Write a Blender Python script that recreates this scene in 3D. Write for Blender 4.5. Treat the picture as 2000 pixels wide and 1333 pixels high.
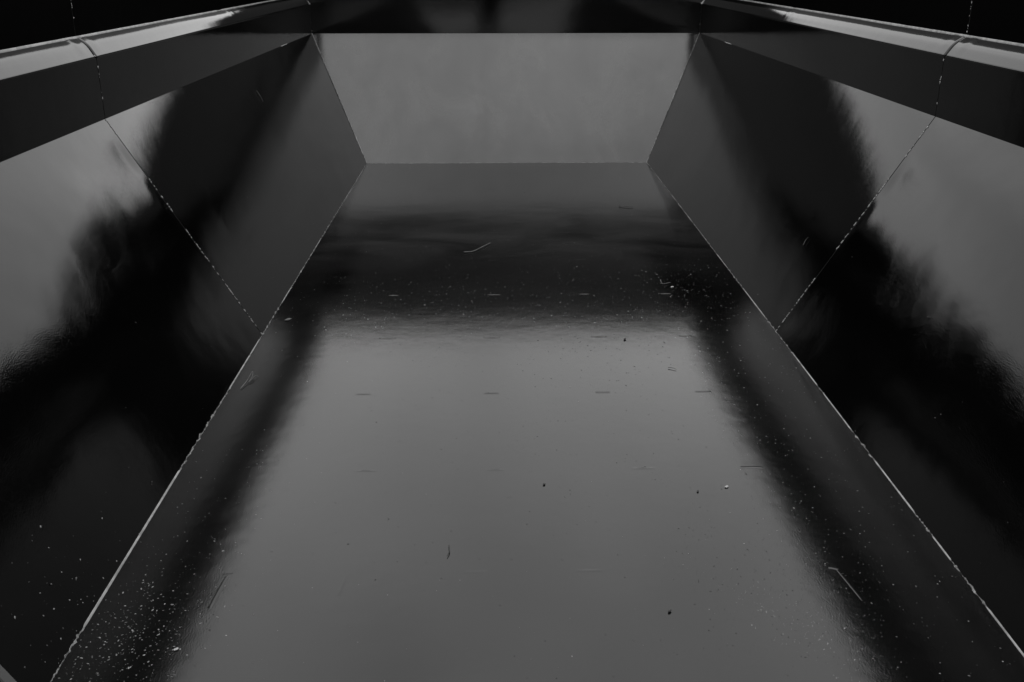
import bpy, bmesh, math, random
from mathutils import Vector, noise

# ------------------------------------------------------------------ scene, camera, light
for o in list(bpy.data.objects):
    bpy.data.objects.remove(o)
S = 1.5                     # metres per unit of camera height
sc = bpy.context.scene
COL = sc.collection

cd = bpy.data.cameras.new('camera'); cam = bpy.data.objects.new('camera', cd); COL.objects.link(cam)
cd.sensor_width = 36.0; cd.lens = 36.0 * 1926 / 2000
cd.clip_start = 0.02; cd.clip_end = 3000
cam.location = (0, 0, 0)
cam.rotation_euler = (math.radians(90 - 21.16), 0, math.radians(-1.11))
sc.camera = cam

sc.view_settings.view_transform = 'Standard'
sc.view_settings.look = 'None'
sc.view_settings.exposure = 0.0
sc.view_settings.gamma = 1.0
sc.view_settings.use_curve_mapping = False
sc.cycles.use_denoising = True
sc.cycles.max_bounces = 10
sc.cycles.glossy_bounces = 8

SUN_EL, SUN_AZ = math.radians(66), math.radians(20)
w = bpy.data.worlds.new('World'); sc.world = w; w.use_nodes = True
nt = w.node_tree; nt.nodes.clear()
def N(t, kind, **kw):
    n = t.nodes.new(kind)
    for k, v in kw.items(): setattr(n, k, v)
    return n
def math_node(t, op, a, b=None, clamp=False):
    n = N(t, 'ShaderNodeMath', operation=op, use_clamp=clamp)
    for i, v in enumerate((a, b)):
        if v is None: continue
        if isinstance(v, (int, float)): n.inputs[i].default_value = v
        else: t.links.new(v, n.inputs[i])
    return n.outputs[0]
sky = N(nt, 'ShaderNodeTexSky', sky_type='NISHITA', sun_disc=False)
sky.sun_elevation = SUN_EL; sky.sun_rotation = SUN_AZ; sky.dust_density = 4.0
bw = N(nt, 'ShaderNodeRGBToBW'); nt.links.new(sky.outputs[0], bw.inputs[0])
geo = N(nt, 'ShaderNodeTexCoord')
sep = N(nt, 'ShaderNodeSeparateXYZ'); nt.links.new(geo.outputs['Generated'], sep.inputs[0])
zc = math_node(nt, 'MAXIMUM', sep.outputs['Z'], 0.0)
# overcast sky: three times brighter overhead than at the horizon, with soft cloud
ovc = math_node(nt, 'ADD', math_node(nt, 'MULTIPLY', math_node(nt, 'POWER', zc, 1.8), 42.0), 12.5)
cl = N(nt, 'ShaderNodeTexNoise'); cl.inputs['Scale'].default_value = 3.4; cl.inputs['Detail'].default_value = 3
mp = N(nt, 'ShaderNodeMapping'); mp.inputs['Location'].default_value = (1.1, 5.4, 3.3)
nt.links.new(geo.outputs['Generated'], mp.inputs[0]); nt.links.new(mp.outputs[0], cl.inputs['Vector'])
clm = math_node(nt, 'ADD', math_node(nt, 'MULTIPLY', cl.outputs['Fac'], 1.15), 0.42)
hz = math_node(nt, 'MULTIPLY', math_node(nt, 'POWER', math_node(nt, 'SUBTRACT', 1.0, zc), 5.5), 26.0)   # paler band under the cloud
ovc = math_node(nt, 'ADD', ovc, hz)
tot = math_node(nt, 'MULTIPLY', math_node(nt, 'ADD', math_node(nt, 'MULTIPLY', bw.outputs[0], 0.25), ovc), clm)
bg = N(nt, 'ShaderNodeBackground'); bg.inputs['Strength'].default_value = 0.071
nt.links.new(tot, bg.inputs['Color'])
wo = N(nt, 'ShaderNodeOutputWorld'); nt.links.new(bg.outputs[0], wo.inputs[0])

sd = bpy.data.lights.new('sun', 'SUN'); sun = bpy.data.objects.new('sun', sd); COL.objects.link(sun)
sd.energy = 0.5; sd.angle = math.radians(110); sd.color = (1, 0.995, 0.985)
sun.rotation_euler = (math.pi / 2 - SUN_EL, 0, math.pi - SUN_AZ)
sun.location = (0, 0, 30)

# ------------------------------------------------------------------ materials
def new_mat(name, base, rough, ior=1.5, **kw):
    m = bpy.data.materials.new(name); m.use_nodes = True
    b = m.node_tree.nodes['Principled BSDF']
    b.inputs['Base Color'].default_value = (base, base, base, 1)
    b.inputs['Roughness'].default_value = rough
    b.inputs['IOR'].default_value = ior
    for k, v in kw.items(): b.inputs[k].default_value = v
    return m, m.node_tree, b

def gloss_black(name, rough=0.1, peel=0.00012, film=0.0, film_scale=(1, 1, 1), film_lo=0.5, film_hi=0.8, seed=0.0, ior=1.38, zone=None, wave=0.0005):
    """black lacquered sheet metal: orange peel in the lacquer, thin wiped dust film"""
    m, t, b = new_mat(name, 0.001, rough, ior)
    tc = N(t, 'ShaderNodeTexCoord')
    n1 = N(t, 'ShaderNodeTexNoise'); n1.inputs['Scale'].default_value = 250; n1.inputs['Detail'].default_value = 2
    n2 = N(t, 'ShaderNodeTexNoise'); n2.inputs['Scale'].default_value = 9; n2.inputs['Detail'].default_value = 2
    t.links.new(tc.outputs['Object'], n1.inputs['Vector']); t.links.new(tc.outputs['Object'], n2.inputs['Vector'])
    h = math_node(t, 'ADD', math_node(t, 'MULTIPLY', n1.outputs['Fac'], peel), math_node(t, 'MULTIPLY', n2.outputs['Fac'], wave))
    bp = N(t, 'ShaderNodeBump'); bp.inputs['Strength'].default_value = 1.0; bp.inputs['Distance'].default_value = 1.0
    t.links.new(h, bp.inputs['Height']); t.links.new(bp.outputs[0], b.inputs['Normal'])
    # dust film
    mpn = N(t, 'ShaderNodeMapping'); mpn.inputs['Scale'].default_value = film_scale; mpn.inputs['Location'].default_value = (seed, seed * 1.7, seed * .6)
    t.links.new(tc.outputs['Object'], mpn.inputs[0])
    n3 = N(t, 'ShaderNodeTexNoise'); n3.inputs['Scale'].default_value = 1.0; n3.inputs['Detail'].default_value = 7; n3.inputs['Roughness'].default_value = 0.62
    n3.inputs['Distortion'].default_value = 0.6
    t.links.new(mpn.outputs[0], n3.inputs['Vector'])
    mr = N(t, 'ShaderNodeMapRange'); mr.inputs['From Min'].default_value = film_lo; mr.inputs['From Max'].default_value = film_hi
    t.links.new(n3.outputs['Fac'], mr.inputs['Value'])
    f = mr.outputs[0]
    if zone:                                   # film lies only in a band along the channel (y range, metres)
        sp = N(t, 'ShaderNodeSeparateXYZ'); t.links.new(tc.outputs['Object'], sp.inputs[0])
        a = N(t, 'ShaderNodeMapRange', interpolation_type='SMOOTHSTEP'); a.inputs['From Min'].default_value = zone[0]; a.inputs['From Max'].default_value = zone[1]
        c = N(t, 'ShaderNodeMapRange', interpolation_type='SMOOTHSTEP'); c.inputs['From Min'].default_value = zone[3]; c.inputs['From Max'].default_value = zone[2]
        t.links.new(sp.outputs['Y'], a.inputs['Value']); t.links.new(sp.outputs['Y'], c.inputs['Value'])
        f = math_node(t, 'MULTIPLY', f, math_node(t, 'ADD', math_node(t, 'MULTIPLY', math_node(t, 'MULTIPLY', a.outputs[0], c.outputs[0]), 0.85), 0.15))
    v = math_node(t, 'ADD', math_node(t, 'MULTIPLY', f, film), 0.0006)
    cb = N(t, 'ShaderNodeCombineColor')
    for i in range(3): t.links.new(v, cb.inputs[i])
    t.links.new(cb.outputs[0], b.inputs['Base Color'])
    rr = math_node(t, 'ADD', math_node(t, 'MULTIPLY', n3.outputs['Fac'], 0.04), rough - 0.02)
    t.links.new(rr, b.inputs['Roughness'])
    return m

M_floor = gloss_black('floor_lacquer', 0.088, ior=1.33, film=0.016, film_scale=(1.6, 2.4, 1), film_lo=0.36, film_hi=0.95, zone=(4.7, 5.5, 5.9, 6.6), seed=2.0)
M_side = gloss_black('side_lacquer', 0.05, peel=0.00015, film=0.0004, film_scale=(1, 1, 1), ior=1.35)
M_end = gloss_black('end_lacquer', 0.10, film=0.024, film_scale=(2.6, 1.3, 1.4), film_lo=0.36, film_hi=0.85, seed=5.0)
M_fascia = gloss_black('fascia_lacquer', 0.06, peel=0.0001, film=0.0, ior=1.22)
M_ledge = gloss_black('ledge_lacquer', 0.06, peel=0.0001, film=0.0, ior=1.36)
M_wall = gloss_black('wall_lacquer', 0.05, wave=0.00012, peel=0.00006, film=0.0)
M_upper = gloss_black('upper_wall_coating', 0.35, peel=0.0001, film=0.0, ior=1.04)

def bead_mat(name, base, rough, lo):
    m, t, b = new_mat(name, base, rough, 1.5)
    tc = N(t, 'ShaderNodeTexCoord'); n = N(t, 'ShaderNodeTexNoise'); n.inputs['Scale'].default_value = 26; n.inputs['Detail'].default_value = 5
    t.links.new(tc.outputs['Object'], n.inputs['Vector'])
    mr = N(t, 'ShaderNodeMapRange'); mr.inputs['From Min'].default_value = 0.35; mr.inputs['From Max'].default_value = 0.62
    mr.inputs['To Min'].default_value = lo; mr.inputs['To Max'].default_value = base
    t.links.new(n.outputs['Fac'], mr.inputs['Value'])
    cb = N(t, 'ShaderNodeCombineColor')
    for i in range(3): t.links.new(mr.outputs[0], cb.inputs[i])
    t.links.new(cb.outputs[0], b.inputs['Base Color'])
    return m
M_bead = bead_mat('grey_sealant', 0.135, 0.4, 0.04)
M_bead_dark = bead_mat('dirty_sealant', 0.05, 0.4, 0.006)
M_gap, _, _ = new_mat('dark_joint', 0.003, 0.8, 1.3)
M_fleck, _, _ = new_mat('pale_fleck', 0.16, 0.6)
M_strip, _, _ = new_mat('grey_strip', 0.045, 0.35)  # plain grey of the cover strip
M_dull = gloss_black('dull_lacquer', 0.2, film=0.03, film_scale=(3, 3, 3), film_lo=-.4, film_hi=0.6)  # rougher, slightly paler black for the nearest left side panel

def island_mat(name, lo, hi, rough=0.8):
    m, t, b = new_mat(name, lo, rough, 1.4)
    g = N(t, 'ShaderNodeNewGeometry')
    mr = N(t, 'ShaderNodeMapRange'); mr.inputs['To Min'].default_value = lo; mr.inputs['To Max'].default_value = hi
    t.links.new(math_node(t, 'POWER', g.outputs['Random Per Island'], 1.8), mr.inputs['Value'])
    cb = N(t, 'ShaderNodeCombineColor')
    for i in range(3): t.links.new(mr.outputs[0], cb.inputs[i])
    t.links.new(cb.outputs[0], b.inputs['Base Color'])
    return m
M_dust = island_mat('dust_grain', 0.03, 0.16)
M_grit = island_mat('dark_grit', 0.006, 0.03)
M_twig = bead_mat('dry_twig', 0.075, 0.8, 0.03)
M_fluff, _, _ = new_mat('pale_fibre', 0.19, 0.8)
M_water, _, _ = new_mat('water', 1.0, 0.0, 1.33, **{'Transmission Weight': 1.0})
M_cloth, _, _ = new_mat('dark_cloth', 0.012, 0.9)
M_skin, _, _ = new_mat('skin', 0.35, 0.55)
M_hair, _, _ = new_mat('hair', 0.02, 0.6)
def ground_mat():
    m, t, b = new_mat('concrete_ground', 0.3, 0.85)
    tc = N(t, 'ShaderNodeTexCoord'); n = N(t, 'ShaderNodeTexNoise'); n.inputs['Scale'].default_value = 1.5; n.inputs['Detail'].default_value = 8
    t.links.new(tc.outputs['Object'], n.inputs['Vector'])
    mr = N(t, 'ShaderNodeMapRange'); mr.inputs['To Min'].default_value = 0.28; mr.inputs['To Max'].default_value = 0.46
    t.links.new(n.outputs['Fac'], mr.inputs['Value'])
    cb = N(t, 'ShaderNodeCombineColor')
    for i in range(3): t.links.new(mr.outputs[0], cb.inputs[i])
    t.links.new(cb.outputs[0], b.inputs['Base Color'])
    return m
M_ground = ground_mat()
M_dwall, _, _ = new_mat('added_wall_dark', 0.09, 0.9)  # for the added unseen wall, toned for its dark reflection

# ------------------------------------------------------------------ helpers
def V(x, y, z): return Vector((x, y, z)) * S
def link(name, me, mat, parent=None, smooth=True):
    o = bpy.data.objects.new(name, me); COL.objects.link(o)
    if mat is not None:
        for mm in (mat if isinstance(mat, (list, tuple)) else [mat]): me.materials.append(mm)
    if smooth:
        for p in me.polygons: p.use_smooth = True
    if parent: o.parent = parent
    return o
def mesh_of(name, verts, faces):
    me = bpy.data.meshes.new(name); me.from_pydata([tuple(v) for v in verts], [], faces); me.update(); return me
def tag(o, label=None, cat=None, group=None, kind=None):
    if label: o['label'] = label
    if cat: o['category'] = cat
    if group: o['group'] = group
    if kind: o['kind'] = kind
    return o

def sheet(name, a, b, c, d, mat, parent, nu=40, nv=20, warp=None, thick=0.004):
    """one metal sheet with corners a,b,c,d (a->b is u, a->d is v); its face towards the channel is (b-a)x(d-a).
    warp(u, v) -> metres along the normal (oil canning); the back face lies `thick` behind."""
    a, b, c, d = [Vector(p) * S for p in (a, b, c, d)]
    n = (b - a).cross(d - a).normalized()
    front, back = [], []
    for j in range(nv + 1):
        v = j / nv
        for i in range(nu + 1):
            u = i / nu
            p = (a * (1 - u) + b * u) * (1 - v) + (d * (1 - u) + c * u) * v
            q = p + n * (warp(u, v) if warp else 0.0)
            front.append(q); back.append(p - n * thick)
    F, off, W = [], len(front), nu + 1
    for j in range(nv):
        for i in range(nu):
            k = j * W + i
            F.append((k, k + 1, k + W + 1, k + W)); F.append((off + k, off + k + W, off + k + W + 1, off + k + 1))
    for i in range(nu):
        F.append((i, off + i, off + i + 1, i + 1)); k = nv * W + i; F.append((k, k + 1, off + k + 1, off + k))
    for j in range(nv):
        k = j * W; F.append((k, k + W, off + k + W, off + k)); k = j * W + nu; F.append((k, off + k, off + k + W, k + W))
    me = mesh_of(name, front + back, F)
    o = link(name, me, mat, parent)
    for p in me.polygons[2 * nu * nv:]: p.use_smooth = False
    # keep front shading separate from the cut edges
    es = {e.key: e for e in me.edges}
    for i in range(nu):
        for k in ((i, i + 1), (nv * W + i, nv * W + i + 1)): es[tuple(sorted(k))].use_edge_sharp = True
    for j in range(nv):
        for k in ((j * W, j * W + W), (j * W + nu, j * W + W + nu)): es[tuple(sorted(k))].use_edge_sharp = True
    return o

def oil(amp, seed, fx=1.5, fy=1.2, edge=0.15):
    def f(u, v):
        if not amp: return 0.0
        e = min(1, u / edge) * min(1, (1 - u) / edge) * min(1, v / edge) * min(1, (1 - v) / edge)
        e = e * e * (3 - 2 * e)
        return amp * noise.noise(Vector((u * fx + seed, v * fy - seed * .7, seed * 1.3))) * e
    return f

# ------------------------------------------------------------------ ground
me = mesh_of('ground', [(-800, -800, -1.13 * S), (800, -800, -1.13 * S), (800, 800, -1.13 * S), (-800, 800, -1.13 * S)], [(0, 1, 2, 3)])
tag(link('ground', me, M_ground), 'grey concrete ground under and around the black trough', 'ground', kind='structure')

# unseen dark wall added far behind the camera to darken reflections in the trough
me = mesh_of('wall', [(x, y, z) for z in (-1.13 * S, 5.2) for y in (-34, -33) for x in (-60, 60)],
             [(0, 2, 3, 1), (4, 5, 7, 6), (0, 1, 5, 4), (2, 6, 7, 3), (0, 4, 6, 2), (1, 3, 7, 5)])
tag(link('wall', me, M_dwall, smooth=False), 'unseen long dark wall added far behind the camera to darken reflections', 'wall', kind='structure')

# ------------------------------------------------------------------ the trough
basin = bpy.data.objects.new('metal_trough', None); COL.objects.link(basin)
tag(basin, 'glossy black sheet metal trough with sloping sides, stepped rim and caulked joints', 'trough')

FLX, FRX = -0.662, 0.812           # floor edges
TLX, TRX = -1.017, 1.180           # top of the sloping sides = fascia planes
WLX, WRX = -1.060, 1.230           # upper wall planes
ZF, ZS, ZC, ZW, ZR = -1.0, -0.391, -0.236, -0.186, 0.20
YB, YT = 5.18, 5.84                # end panel bottom / top
SEAM = [2.645, 1.146]              # panel joints
YN = -1.6                          # open near end
G = 0.0022                         # half gap at a joint

FLOOR_WARP = oil(0.0016, 3.3, 3, 9, .05)
def floor_h(x, y):
    u, v = (x - FLX) / (FRX - FLX), (y - YN) / (YB - YN)
    return FLOOR_WARP(u, v) if 0 <= u <= 1 and 0 <= v <= 1 else 0.0
sheet('floor_panel', (FLX, YN, ZF), (FRX, YN, ZF), (FRX, YB, ZF), (FLX, YB, ZF), M_floor, basin, 60, 200, FLOOR_WARP)
floor = bpy.data.objects['floor_panel']
sheet('end_panel', (FLX, YB, ZF), (FRX, YB, ZF), (TRX, YT, ZS), (TLX, YT, ZS), M_end, basin, 60, 30, oil(0.003, 7.1, 3, 1.5))
sheet('end_wall', (WLX, YT, ZS + .0008), (WRX, YT, ZS + .0008), (WRX, YT, ZR), (WLX, YT, ZR), M_wall, basin, 40, 20, oil(0.002, 1.1, 4, 1.5))

def bounds(k):          # k-th bay from the end: far y, near y
    fars = [None] + SEAM; nears = SEAM + [YN]
    return fars[k], nears[k]
bulge = {(-1, 0): 0.000, (-1, 1): 0.004, (-1, 2): 0.002, (1, 0): 0.000, (1, 1): 0.004, (1, 2): 0.002}
for s in (-1, 1):
    FX, TX, WX = (FLX, TLX, WLX) if s < 0 else (FRX, TRX, WRX)
    for k in range(3):
        far, near = bounds(k)
        fb = (far - G) if far else YB; ft = (far - G) if far else YT
        n_ = near + G if k < 2 else near
        sd_ = 1.7 * k + (4.4 if s > 0 else 9.2)
        def wq(u, v, k=k, s=s, o=oil(0.001, sd_, 2.2, 1.6)):
            t = 1 - u if s < 0 else u           # 0 at the far end of the bay
            w_ = o(u, v)
            # lumps left by the stiffeners welded behind, and the pull of the weld beside a joint
            lump = noise.noise(Vector((t * (9 if k == 0 else 6) + s * 3.1, v * 4.2, k + 2.0))) * (0.0010 if k == 0 else 0.0015) + noise.noise(Vector((t * 22, v * 11, k + s))) * 0.0004
            ed = max(0, min(1, t / .03, (1 - t) / .03, v / .06, (1 - v) / .06)); ed = ed * ed * (3 - 2 * ed)
            w_ += lump * ed
            if k == 1:
                ph = (v - (.745 if s < 0 else .63)) / .21; g = max(0, 1 - t / .27)
                w_ -= ed * .0055 * g * math.sin(math.pi * ph) * math.exp(-ph ** 4)
                lo_, hi_, A_ = (.55, .80, .0075) if s < 0 else (.36, .74, .0070)
                def cz(a, b, x): x = min(1, max(0, x)); return a + (b - a) * (.5 - .5 * math.cos(math.pi * x))
                W_ = cz(0, -.5, v / lo_) if v < lo_ else cz(-.5, .5, (v - lo_) / (hi_ - lo_)) if v < hi_ else cz(.5, 0, (v - hi_) / (1 - hi_))
                w_ += ed * A_ * W_ * math.exp(-((t - (.31 if s < 0 else .42)) / (.17 if s < 0 else .36)) ** 2)
            ed2 = min(1, (1 - t) / .16); ed2 = ed2 * ed2 * (3 - 2 * ed2)
            if k == 0: w_ -= ed2 * (0.006 if s > 0 else .0065) * (.35 + .65 * t * t) * math.sin(math.pi * v)
            return w_
        def quad(y0, y1b, y1t, xa, za, xb, zb):
            # corners ordered so the normal faces the channel
            if s < 0: return (xa, y0, za), (xa, y1b, za), (xb, y1t, zb), (xb, y0, zb)
            return (xa, y1b, za), (xa, y0, za), (xb, y0, zb), (xb, y1t, zb)
        q = quad(n_, fb, ft, FX, ZF, TX, ZS)
        sheet('side_panel', *q, M_dull if (k == 2 and s < 0) else M_side, basin, 90, 48, wq)
        q = quad(n_, ft, ft, TX, ZS + .0006, TX, ZC)
        sheet('fascia_panel', *q, M_fascia, basin, 30, 6, oil(0.0012, sd_ + 2, 3, 1))
        # ledge: slopes up outwards and rolls into a cove at its outer edge
        px_, pz_ = [0.0], [0.0]
        for i in range(12):
            a = (i + .5) / 12; q_ = min(1, max(0, (a - .30) / .50)); q_ = q_ * q_ * (3 - 2 * q_)
            th = math.radians(53 - 24 * q_); px_.append(px_[-1] + math.cos(th)); pz_.append(pz_[-1] + math.sin(th))
        pr = [(TX + (WX - TX) * a / px_[-1], ZC + (ZW - ZC) * b / pz_[-1]) for a, b in zip(px_, pz_)]
        ny = 240; vs, fs = [], []
        L = ft - n_
        for j in range(ny + 1):
            y = n_ + L * j / ny
            e = min(j, ny - j) / ny * L
            if k == 0: e = min(e, abs(y - 4.17) + .03)
            for i, (x, z) in enumerate(pr):
                a = i / 12
                d_ = 0.0016 * noise.noise(Vector((y * 2.3, a * 1.5, sd_))) * a
                d_ += 0.0016 * math.exp(-((e - .05) / .02) ** 2) * a      # ripple the welding left beside a joint
                vs.append((x * S - s * d_ * .7, y * S, z * S + d_ * .7))
        W = 13
        for j in range(ny):
            for i in range(12):
                kk = j * W + i
                fs.append((kk, kk + 1, kk + W + 1, kk + W) if s > 0 else (kk, kk + W, kk + W + 1, kk + 1))
        lo = link('ledge', mesh_of('ledge', vs, fs), M_ledge, basin)
        so = lo.modifiers.new('t', 'SOLIDIFY'); so.thickness = 0.004; so.offset = -1
        q = quad(n_, ft, ft, WX, ZW, WX, ZR)
        sheet('upper_wall', *q, M_upper, basin, 30, 8, oil(0.002, sd_ + 5, 2, 1))

# rim flange and outer skin
def box(name, x0, x1, y0, y1, z0, z1, mat, parent):
    v = [(x, y, z) for z in (z0, z1) for y in (y0, y1) for x in (x0, x1)]
    v = [(p[0] * S, p[1] * S, p[2] * S) for p in v]
    f = [(0, 2, 3, 1), (4, 5, 7, 6), (0, 1, 5, 4), (2, 6, 7, 3), (0, 4, 6, 2), (1, 3, 7, 5)]
    o = link(name, mesh_of(name, v, f), mat, parent, smooth=False)
    b = o.modifiers.new('b', 'BEVEL'); b.width = 0.004; b.segments = 2
    return o
box('rim_flange', WLX - .14, WLX - .004, YN, YT, ZR - .03, ZR - .001, M_wall, basin)
box('rim_flange', WRX + .004, WRX + .14, YN, YT, ZR - .03, ZR - .001, M_wall, basin)
box('rim_flange', WLX - .14, WRX + .14, YT + .004, YT + .14, ZR - .03, ZR - .001, M_wall, basin)
box('outer_skin', WLX - .14, WLX - .135, YN, YT, -1.125, ZR - .032, M_wall, basin)
box('outer_skin', WRX + .135, WRX + .14, YN, YT, -1.125, ZR - .032, M_wall, basin)
box('outer_skin', WLX - .13, WRX + .13, YT + .135, YT + .14, -1.125, ZR - .032, M_wall, basin)
for x in (-.5, .08, .66):
    box('support_rail', x - .03, x + .03, YN + .02, YB - .1, -1.125, ZF - .006, M_gap, basin)

# ------------------------------------------------------------------ joints, sealant
def sweep(name, p0, p1, dir_a, dir_b, mats, parent, ra, step=0.004, seed=0, lump=1.0, rough_p=0.35, taper=None):
    """sealant fillet in the corner along p0->p1 (metres); dir_a, dir_b run along the two sheets away from the corner.
    Smooth tooled lengths alternate with torn, lumpy ones."""
    p0, p1 = Vector(p0), Vector(p1); L = (p1 - p0).length; n = max(8, int(L / step)); t = (p1 - p0) / n
    dir_a, dir_b = Vector(dir_a).normalized(), Vector(dir_b).normalized()
    out = (dir_a + dir_b).normalized()
    vs, fs, mi = [], [], []
    K = 6
    rr = random.Random(seed)
    for i in range(n + 1):
        d = i * L / n
        c0 = p0 + t * i
        pa = noise.noise(Vector((d * 4.2, seed * 3.1, 0.5)))            # decides smooth / torn
        torn = min(1, max(0, (pa - (0.32 - rough_p)) * 9))
        r1 = ra * (taper(c0.y) if taper else 1) * (1 + .12 * noise.noise(Vector((d * 9, seed, 4)))) * (1 - .45 * torn)
        j1 = torn * lump * ra
        r_a = r1 + j1 * (.9 * noise.noise(Vector((d * 38, seed, 1))) + .5 * noise.noise(Vector((d * 120, seed, 2))))
        r_b = r1 + j1 * (.9 * noise.noise(Vector((d * 33, seed, 7))) + .5 * noise.noise(Vector((d * 110, seed, 8))))
        r_a = max(ra * .12, r_a); r_b = max(ra * .12, r_b)
        c = p0 + t * i
        for q in range(K + 1):
            f = q / K
            base = c + dir_a * r_a * (1 - f) + dir_b * r_b * f
            bul = math.sin(math.pi * f) * ra * (.10 + torn * lump * .45 * noise.noise(Vector((d * 60, f * 2.5, seed + 3))))
            vs.append(base + out * bul + out * 0.0004)
        if i:
            for q in range(K):
                k0 = (i - 1) * (K + 1) + q
                fs.append((k0, k0 + 1, k0 + K + 2, k0 + K + 1)); mi.append(1 if torn > .5 and rr.random() < .55 else 0)
    me = mesh_of(name, vs, fs)
    o = link(name, me, mats, parent)
    for p, m_ in zip(me.polygons, mi): p.material_index = m_
    me.flip_normals() if (me.polygons[0].normal.dot(out) < 0) else None
    return o

dl = (Vector((TLX, 0, ZS)) - Vector((FLX, 0, ZF))).normalized()
dr = (Vector((TRX, 0, ZS)) - Vector((FRX, 0, ZF))).normalized()
sweep('sealant_bead', V(FLX, YN, ZF), V(FLX, YB, ZF), (1, 0, 0), dl, [M_bead, M_bead_dark], basin, 0.0042, seed=3, lump=2.0, rough_p=.42, taper=lambda y: max(.5, 1.15 - y * .13))
sweep('sealant_bead', V(FRX, YN, ZF), V(FRX, YB, ZF), (-1, 0, 0), dr, [M_bead, M_bead_dark], basin, 0.0029, seed=8, lump=2.6, rough_p=.42, taper=lambda y: max(.6, 1.1 - y * .08))
# mitres of the end panel, and its foot
de = Vector((0, YT - YB, ZS - ZF)).normalized()
for s, (FX, TX) in ((-1, (FLX, TLX)), (1, (FRX, TRX))):
    a, b = V(FX, YB, ZF), V(TX, YT, ZS)
    ax = (b - a).normalized()
    da = Vector((-s, 0, 0)); da = (da - ax * da.dot(ax)).normalized()
    db = Vector((0, -1, 0)); db = (db - ax * db.dot(ax)).normalized()
    sweep('sealant_bead', a, b, da, db, [M_bead, M_bead_dark], basin, 0.006 if s > 0 else 0.0045, seed=20 + s, lump=1.1, rough_p=.5)
sweep('sealant_bead', V(FLX, YB, ZF), V(FRX, YB, ZF), (0, -1, 0), de, [M_bead_dark, M_bead], basin, 0.003, seed=31, lump=1.2, rough_p=.3)
# the pale bead along the outer edge of each ledge
for s, WX in ((-1, WLX), (1, WRX)):
    sweep('sealant_bead', V(WX, YN, ZW), V(WX, YT, ZW), (-s * .6, 0, -.5), (0, 0, 1), [M_bead, M_bead_dark], basin, 0.0052, step=.02, seed=40 + s, lump=.1, rough_p=-.2)

def joint(pts, w, seed, parent, flecks, up):
    """dark joint line through the profile points (metres), with crumbs of sealant left in it"""
    vs, fs, mi = [], [], []
    rr = random.Random(seed)
    for (a, b, n, dens) in pts:
        a, b, n = Vector(a), Vector(b), Vector(n).normalized()
        y = Vector((0, 1, 0)); k = len(vs)
        for p in (a, b):
            vs += [p - y * w + n * -.0015, p + y * w + n * -.0015]
        fs.append((k, k + 1, k + 3, k + 2)); mi.append(0)
        L = (b - a).length
        for _ in range(int(L * dens)):
            f = rr.random(); 
            if noise.noise(Vector((f * L * 4, seed, 0))) < -.12: continue
            c = a.lerp(b, f) + n * .0012 + y * rr.uniform(-w, w) * .5
            along = (b - a).normalized(); r = rr.uniform(.0014, .0042); k = len(vs); m_ = 6
            for q in range(m_):
                an = 2 * math.pi * q / m_; rad = r * rr.uniform(.6, 1.2)
                vs.append(c + along * math.cos(an) * rad * rr.uniform(1, 2.2) + y * math.sin(an) * rad * .9)
            vs.append(c + n * r * .8)
            for q in range(m_): fs.append((k + q, k + (q + 1) % m_, k + m_)); mi.append(1)
    me = mesh_of('joint', vs, fs); o = link('joint', me, [M_gap, M_fleck], parent, smooth=False)
    for p, m_ in zip(me.polygons, mi): p.material_index = m_
    return o
for s, (FX, TX, WX) in ((-1, (FLX, TLX, WLX)), (1, (FRX, TRX, WRX))):
    for k, y in enumerate(SEAM):
        nrm = Vector((-s * (ZS - ZF), 0, abs(TX - FX)))
        joint([(V(FX, y, ZF), V(TX, y, ZS), nrm, 150 if s > 0 else 90), (V(TX, y, ZS), V(TX, y, ZC), (-s, 0, 0), 25),
               (V(TX, y, ZC), V(WX, y, ZW), (-s, 0, 1), 30), (V(WX, y, ZW), V(WX, y, ZR), (-s, 0, 0), 45)], .0042, 50 + k + s, basin, True, s)
    # corner of fascia, ledge and end wall
    joint([(V(TX - s * .0015, YT - .003, ZS), V(TX - s * .0015, YT - .003, ZC), (-s, 0, 0), 20)], .005, 70 + s, basin, True, s)
    sweep('sealant_bead', V(TX, YT, ZC), V(WX, YT, ZW), (0, -1, 0), (-s * .7, 0, .7), [M_bead, M_bead_dark], basin, 0.012, seed=80 + s, lump=.3, rough_p=.1)

# weld marks pressed through the floor sheet
def weld_mark(x, y, dx, dy, w, h):
    c = V(x, y, ZF); d = Vector((dx, dy, 0)) * S; L = d.length; t = d.normalized(); n = Vector((-t.y, t.x, 0))
    vs, fs = [], []; A, B = 14, 6
    for i in range(A + 1):
        u = i / A - .5
        for j in range(B + 1):
            v = j / B - .5
            e = math.cos(math.pi * u) ** .5 if abs(u) < .5 else 0
            z = h * e * math.cos(math.pi * v) ** 2
            p = c + t * u * L + n * v * w; vs.append(p + Vector((0, 0, z + .00012 + floor_h(p.x / S, p.y / S))))
    for i in range(A):
        for j in range(B):
            k = i * (B + 1) + j; fs.append((k, k + B + 1, k + B + 2, k + 1))
    link('weld_mark', mesh_of('weld_mark', vs, fs), M_floor, floor)
rows = [(1.465, (-.034, .163)), (1.835, (-.272, .001, .312, .541)), (2.225, (-.323, -.007, .268, .517)), (2.61, (-.302, -.007, .297, .544)),
        (2.995, (-.32, .0, .29, .55)), (3.38, (-.30, -.01, .30)), (3.76, (-.31, .0, .28)), (4.16, (-.29, .0, .29)), (4.55, (-.3, 0, .3))]
r0 = random.Random(5)
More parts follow.
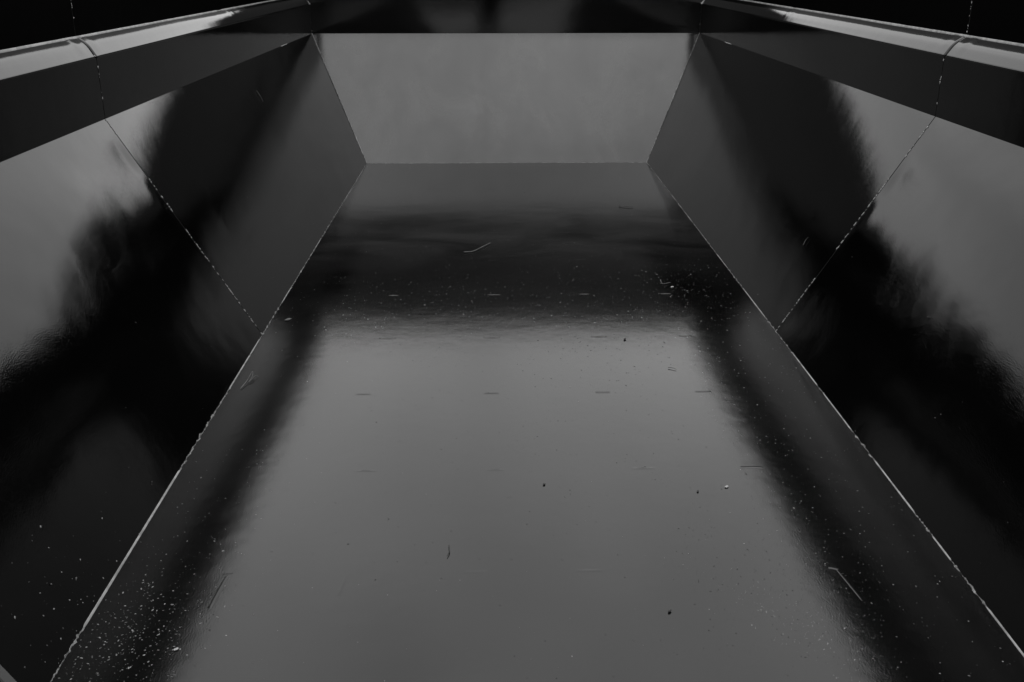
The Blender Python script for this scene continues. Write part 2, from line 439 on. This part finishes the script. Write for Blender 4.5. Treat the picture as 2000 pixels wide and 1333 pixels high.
for y, xs in rows:
    for x in xs:
        weld_mark(x, y, .042 + r0.uniform(-.006, .008), r0.uniform(-.0008, .0008), *((.020, .0045) if y == 2.61 else (.010, .0003) if y > 2.7 else (.014, .0016) if (y == 1.835 and x > .5) or (y == 2.225 and x > .2) else (.012, .0006)))
weld_mark(-.4705, 1.415, -.006, -.09, .011, .0028)
weld_mark(-.466, 1.466, .02, .001, .006, .0003)
weld_mark(.6055, 1.415, .014, -.095, .006, .0003)
weld_mark(.594, 1.462, .016, -.006, .008, .0015)
weld_mark(-.263, 1.43, -.006, -.06, .01, .0003)

# folded edge strip over the nearest left joint, and the duller sheet beyond it
sl = Vector((TLX - FLX, 0, ZS - ZF)) * S
nn = Vector((ZS - ZF, 0, FLX - TLX)).normalized()
a0, a1 = V(FLX, SEAM[1], ZF) + sl * .02, V(FLX, SEAM[1], ZF) + sl
vs = []
for p in (a0, a1):
    for dy, h in ((.004, .0005), (.002, .004), (-.022, .0045), (-.024, .0005)): vs.append(p + Vector((0, dy, 0)) + nn * h)
link('cover_strip', mesh_of('cover_strip', vs, [(0, 1, 5, 4), (1, 2, 6, 5), (2, 3, 7, 6), (0, 3, 2, 1), (4, 5, 6, 7)]), M_strip, basin, smooth=False)

# ------------------------------------------------------------------ loose things
rnd = random.Random(11)
NL = Vector((-(ZS - ZF) * -1, 0, 0))
def floor_pt(x, y, lift=0.0): return Vector((x * S, y * S, ZF * S + lift + floor_h(x, y)))
nl = Vector((ZS - ZF, 0, FLX - TLX)).normalized()            # normal of the left slope, into the channel
def left_pt(f, y, lift=0.0): return Vector((FLX, y, ZF)).lerp(Vector((TLX, y, ZS)), f) * S + nl * lift
nr = Vector((-(ZS - ZF), 0, TRX - FRX)).normalized()
def right_pt(f, y, lift=0.0): return Vector((FRX, y, ZF)).lerp(Vector((TRX, y, ZS)), f) * S + nr * lift

def grains(name, pts, mat, label, cat):
    vs, fs = [], []
    for (c, n, r, el) in pts:
        t = n.orthogonal().normalized(); b = n.cross(t)
        an0 = rnd.uniform(0, 6.28); tt = t * math.cos(an0) + b * math.sin(an0); bb = n.cross(tt)
        k = len(vs); m_ = 5
        for q in range(m_):
            an = 2 * math.pi * q / m_; rad = r * rnd.uniform(.65, 1.2)
            vs.append(c + tt * math.cos(an) * rad * el + bb * math.sin(an) * rad)
        vs.append(c + n * r * rnd.uniform(.5, 1.0))
        for q in range(m_): fs.append((k + q, k + (q + 1) % m_, k + m_))
    o = link(name, mesh_of(name, vs, fs), mat, None, smooth=False)
    return tag(o, label, cat, kind='stuff')
Z = Vector((0, 0, 1)); pts = []
LIFT = 0.0002
def add_floor(n, x0, x1, y0, y1, r0_, r1_, pw=2.0):
    for _ in range(n):
        x = rnd.uniform(x0, x1); y = rnd.uniform(y0, y1)
        if x < FLX + .008 or x > FRX - .006: continue
        pts.append((floor_pt(x, y, LIFT), Z, r0_ + (r1_ - r0_) * rnd.random() ** pw, rnd.uniform(1, 2.0)))
def add_gauss(n, cx, cy, sx, sy, r0_, r1_, pw=2.5):
    for _ in range(n):
        x = rnd.gauss(cx, sx); y = rnd.gauss(cy, sy)
        if x < FLX + .008 or x > FRX - .006 or y > YB - .02: continue
        pts.append((floor_pt(x, y, LIFT), Z, r0_ + (r1_ - r0_) * rnd.random() ** pw, rnd.uniform(1, 2.4)))
add_floor(900, -.66, .81, 1.15, 5.15, .0004, .0013, 2.5)
add_gauss(560, -.59, 1.24, .065, .10, .0006, .0024)
add_gauss(220, -.58, 1.36, .06, .10, .0006, .0024)
add_gauss(160, -.54, 1.70, .07, .20, .0006, .0020)
add_floor(620, -.62, .78, 2.62, 3.2, .0007, .0026, 2.5)
add_gauss(260, .06, 2.80, .33, .12, .0008, .0026)
add_floor(260, -.6, .78, 3.1, 3.8, .0007, .0024, 2.5)
add_gauss(130, .62, 3.05, .09, .16, .0010, .0030)
add_floor(420, .50, .80, 1.15, 2.6, .0007, .0022)
add_floor(160, -.65, .8, 1.2, 5.1, .0006, .0022)
for _ in range(110):                                          # crumbs on the left slope, thickest near the camera
    f = abs(rnd.gauss(0, .12)); y = rnd.gauss(1.32, .14)
    pts.append((left_pt(min(f, .9), y, LIFT), nl, .0006 + .0022 * rnd.random() ** 2.5, rnd.uniform(1, 2)))
for _ in range(70):
    pts.append((left_pt(rnd.random() ** 1.6, rnd.uniform(1.2, 5), .003), nl, .0006 + .0016 * rnd.random() ** 3, rnd.uniform(1, 1.8)))
for _ in range(70):
    pts.append((right_pt(rnd.random() ** 1.6, rnd.uniform(1.2, 5), .003), nr, .0006 + .0016 * rnd.random() ** 3, rnd.uniform(1, 1.8)))
grains('dust', pts, M_dust, 'pale dust and crumbs scattered over the black floor and slopes', 'dust')
pts = []
add_floor(800, -.5, .7, 1.15, 2.6, .0005, .0019, 3)
add_gauss(60, .33, 2.55, .12, .06, .0008, .0026)
add_gauss(120, .33, 2.45, .12, .12, .0008, .0022)
add_gauss(420, .50, 1.42, .10, .14, .0006, .0019)
add_floor(70, -.6, .75, 3.8, 5.1, .0010, .0036, 2)
grains('grit', pts, M_grit, 'dark grit specks lying on the grey reflecting floor', 'grit')

# water droplets towards the lower right
vs, fs = [], []
for _ in range(420):
    if rnd.random() < .75:
        a = rnd.gauss(0, 1); x = .47 + .045 * a + rnd.gauss(0, .03); y = 1.32 - .07 * a + rnd.gauss(0, .03)
    else: x = rnd.gauss(.5, .1); y = rnd.gauss(1.42, .12)
    r = .0006 + .0016 * rnd.random() ** 2.4; c = floor_pt(x, y, .0002); k = len(vs); m_ = 8
    for ring, (rad, hh) in enumerate(((1, 0), (.82, .34), (.45, .56))):
        for q in range(m_):
            an = 2 * math.pi * q / m_; vs.append(c + Vector((math.cos(an) * r * rad * 1.15, math.sin(an) * r * rad, r * hh)))
    vs.append(c + Vector((0, 0, r * .62)))
    for ring in range(2):
        for q in range(m_):
            p = k + ring * m_ + q; p2 = k + ring * m_ + (q + 1) % m_; fs.append((p, p2, p2 + m_, p + m_))
    for q in range(m_): fs.append((k + 2 * m_ + q, k + 2 * m_ + (q + 1) % m_, k + 3 * m_))
    fs.append(tuple(k + q for q in range(m_ - 1, -1, -1)))
tag(link('water_droplets', mesh_of('water_droplets', vs, fs), M_water), 'tiny water droplets beaded on the floor near the lower right', 'water', kind='stuff')

def tube(name, pts, r, mat, label=None, cat=None, parent=None, taper=.5, sides=6):
    pts = [Vector(p) for p in pts]; vs, fs = [], []
    # smooth the polyline (Catmull-Rom)
    P = [pts[0] * 2 - pts[1]] + pts + [pts[-1] * 2 - pts[-2]]; C = []
    for i in range(1, len(P) - 2):
        for q in range(5):
            t = q / 5; p0, p1, p2, p3 = P[i - 1:i + 3]
            C.append(.5 * ((2 * p1) + (p2 - p0) * t + (2 * p0 - 5 * p1 + 4 * p2 - p3) * t * t + (3 * p1 - p0 - 3 * p2 + p3) * t ** 3))
    C.append(pts[-1])
    for i, c in enumerate(C):
        d = (C[min(i + 1, len(C) - 1)] - C[max(i - 1, 0)]).normalized()
        a = d.cross(Vector((.13, .2, .97))).normalized(); b = d.cross(a)
        rr = r * (1 - taper * i / (len(C) - 1)) * (1 + .2 * noise.noise(c * 90))
        for q in range(sides):
            an = 2 * math.pi * q / sides; vs.append(c + (a * math.cos(an) + b * math.sin(an)) * rr)
    n = len(C)
    for i in range(n - 1):
        for q in range(sides):
            fs.append((i * sides + q, i * sides + (q + 1) % sides, (i + 1) * sides + (q + 1) % sides, (i + 1) * sides + q))
    fs.append(tuple(range(sides - 1, -1, -1))); fs.append(tuple((n - 1) * sides + q for q in range(sides)))
    return tag(link(name, mesh_of(name, vs, fs), mat, parent), label, cat)
F = floor_pt
tube('twig', [F(-.108, 3.475, .006), F(-.075, 3.49, .004), F(-.045, 3.535, .007), F(-.012, 3.60, .005)], .0028, M_twig,
     'pale curved dry twig lying across the dark band mid floor', 'twig')
tube('twig', [F(.545, 4.19, .005), F(.575, 4.175, .006), F(.605, 4.165, .005)], .0024, M_grit, 'short dark twig near the far right floor edge', 'twig')
tube('grass_stalk', [F(-.633, 2.262, .004), F(-.626, 2.305, .010), F(-.6225, 2.35, .018), F(-.617, 2.325, .014), F(-.621, 2.30, .006), F(-.612, 2.335, .010), F(-.605, 2.338, .004)], .0011, M_twig,
     'looped dry grass stalk beside the sealant on the left floor edge', 'grass stalk')
tube('grass_stalk', [F(.556, 3.13, .005), F(.557, 3.09, .004), F(.584, 3.10, .007)], .0016, M_twig, 'bent pale stalk fragment beside a white crumb at right', 'grass stalk')
tube('splinter', [F(-.085, 1.545, .004), F(-.0838, 1.525, .005), F(-.087, 1.51, .004)], .0018, M_grit, 'tiny dark splinter alone on the bright floor', 'splinter')
tube('splinter', [F(.455, 2.375, .004), F(.466, 2.37, .005), F(.475, 2.362, .004)], .0014, M_grit, 'small dark splinter below the row of weld marks at right', 'splinter')
tube('grass_stalk', [left_pt(.828, 4.102, .004), left_pt(.795, 4.10, .006), left_pt(.756, 4.091, .004)], .0013, M_twig,
     'thin pale stalk stuck high on the far left slope', 'grass stalk')
tube('grass_stalk', [right_pt(.326, 2.848, .004), right_pt(.35, 2.852, .006), right_pt(.363, 2.851, .004)], .0011, M_twig,
     'thin stalk stuck low on the right slope beside the diagonal joint', 'grass stalk')

def flake(name, c, n, r, mat, label, cat, seed, flat=.35):
    rr = random.Random(seed); bm = bmesh.new(); bmesh.ops.create_icosphere(bm, subdivisions=2, radius=1)
    t = n.orthogonal().normalized(); b = n.cross(t)
    for v in bm.verts:
        k = 1 + .5 * noise.noise(v.co * 1.7 + Vector((seed, 0, 0))); p = v.co * k
        v.co = c + (t * p.x * 1.5 + b * p.y * .85 + n * (p.z * flat + flat * .8)) * r
    me = bpy.data.meshes.new(name); bm.to_mesh(me); bm.free()
    return tag(link(name, me, mat, None, smooth=False), label, cat)
flake('paint_flake', F(.470, 1.752, .001), Z, .0055, M_fluff, 'pale curled flake at the edge of the right dark reflection', 'flake', 3)
flake('crumb', F(.583, 3.06, .001), Z, .0065, M_fluff, 'white oval crumb beside a bent stalk at right', 'crumb', 5)
flake('crumb', F(-.612, 2.77, .001), Z, .010, M_twig, 'ragged grey crumb beside the left joint of two slopes', 'crumb', 8)
flake('pebble', F(.100, 1.77, .001), Z, .0036, M_grit, 'small dark pebble on the bright floor, right of the middle', 'pebble', 9, .8)
flake('pebble', F(.408, 1.735, .001), Z, .0032, M_grit, 'small dark pebble nearest the curled flake', 'pebble', 12, .8)
flake('pebble', F(.285, 1.345, .001), Z, .004, M_grit, 'dark pebble among specks on the near floor', 'pebble', 14, .8)
flake('pebble', F(.368, 2.585, .001), Z, .005, M_grit, 'dark oval pebble just below the right weld marks', 'pebble', 15, .8)
flake('crumb', F(-.497, 1.265, .001), Z, .0042, M_fluff, 'pale elongated crumb apart from the dust at lower left', 'crumb', 17)

# frayed tuft stuck to the upper wall
tuft = bpy.data.objects.new('fibre_tuft', None); COL.objects.link(tuft)
tag(tuft, 'frayed pale tuft of fibres stuck on the black upper wall at left', 'fibre tuft')
rt = random.Random(2)
for i in range(9):
    y = 2.17 + rt.uniform(-.012, .012); z0 = -.088 + rt.uniform(-.004, .012)
    dy = rt.uniform(-.012, .03); L = rt.uniform(.02, .05)
    tube('fibre', [V(WLX + .003, y, z0), V(WLX + .006, y + dy * .5, z0 - L * .5), V(WLX + .003, y + dy, z0 - L)], .0011, M_fluff, parent=tuft, sides=4)

# ------------------------------------------------------------------ the photographer, mirrored in the end wall
def skin_body(name, joints, edges, mat, parent=None, sub=2, root=0):
    me = bpy.data.meshes.new(name); me.from_pydata([j[0] for j in joints], edges, []); me.update()
    o = bpy.data.objects.new(name, me); COL.objects.link(o)
    for m_ in (mat if isinstance(mat, list) else [mat]): me.materials.append(m_)
    sk = o.modifiers.new('skin', 'SKIN'); sk.use_smooth_shade = True
    for i, j in enumerate(joints):
        v = me.skin_vertices[0].data[i]; r = j[1]; v.radius = r if isinstance(r, tuple) else (r, r); v.use_root = (i == root)
    s_ = o.modifiers.new('sub', 'SUBSURF'); s_.levels = sub; s_.render_levels = sub
    if parent: o.parent = parent
    return o
zf = ZF * S; px, py = -.07, -.42
def B(x, y, z): return (px + x, py + y, zf + z)
J = [(B(0, 0, .92), (.17, .12)), (B(0, .01, 1.12), (.155, .11)), (B(0, .0, 1.30), (.18, .115)), (B(0, .02, 1.41), (.07, .065)), (B(0, .07, 1.49), (.055, .055)),
     (B(0, .10, 1.56), (.075, .09)), (B(0, .11, 1.66), (.07, .085)),
     (B(-.095, 0, .84), .11), (B(-.10, .03, .48), .09), (B(-.11, -.02, .09), .06), (B(-.15, .13, .04), .04),
     (B(.095, 0, .84), .11), (B(.10, .03, .48), .09), (B(.11, -.02, .09), .06), (B(.15, .13, .04), .04),
     (B(-.19, .0, 1.35), .06), (B(-.27, .10, 1.12), .047), (B(-.10, .29, 1.40), .034),
     (B(.19, .0, 1.35), .06), (B(.27, .10, 1.12), .047), (B(.10, .29, 1.40), .034),
     (B(-.075, .32, 1.46), .03), (B(.075, .32, 1.46), .03)]
Ed = [(0, 1), (1, 2), (2, 3), (3, 4), (4, 5), (5, 6), (0, 7), (7, 8), (8, 9), (9, 10), (0, 11), (11, 12), (12, 13), (13, 14), (2, 15), (15, 16), (16, 17), (2, 18), (18, 19), (19, 20), (17, 21), (20, 22)]
person = skin_body('person', J, Ed, M_cloth)
tag(person, 'person in dark clothes standing in the trough, a faint dark reflection on its end wall', 'person')
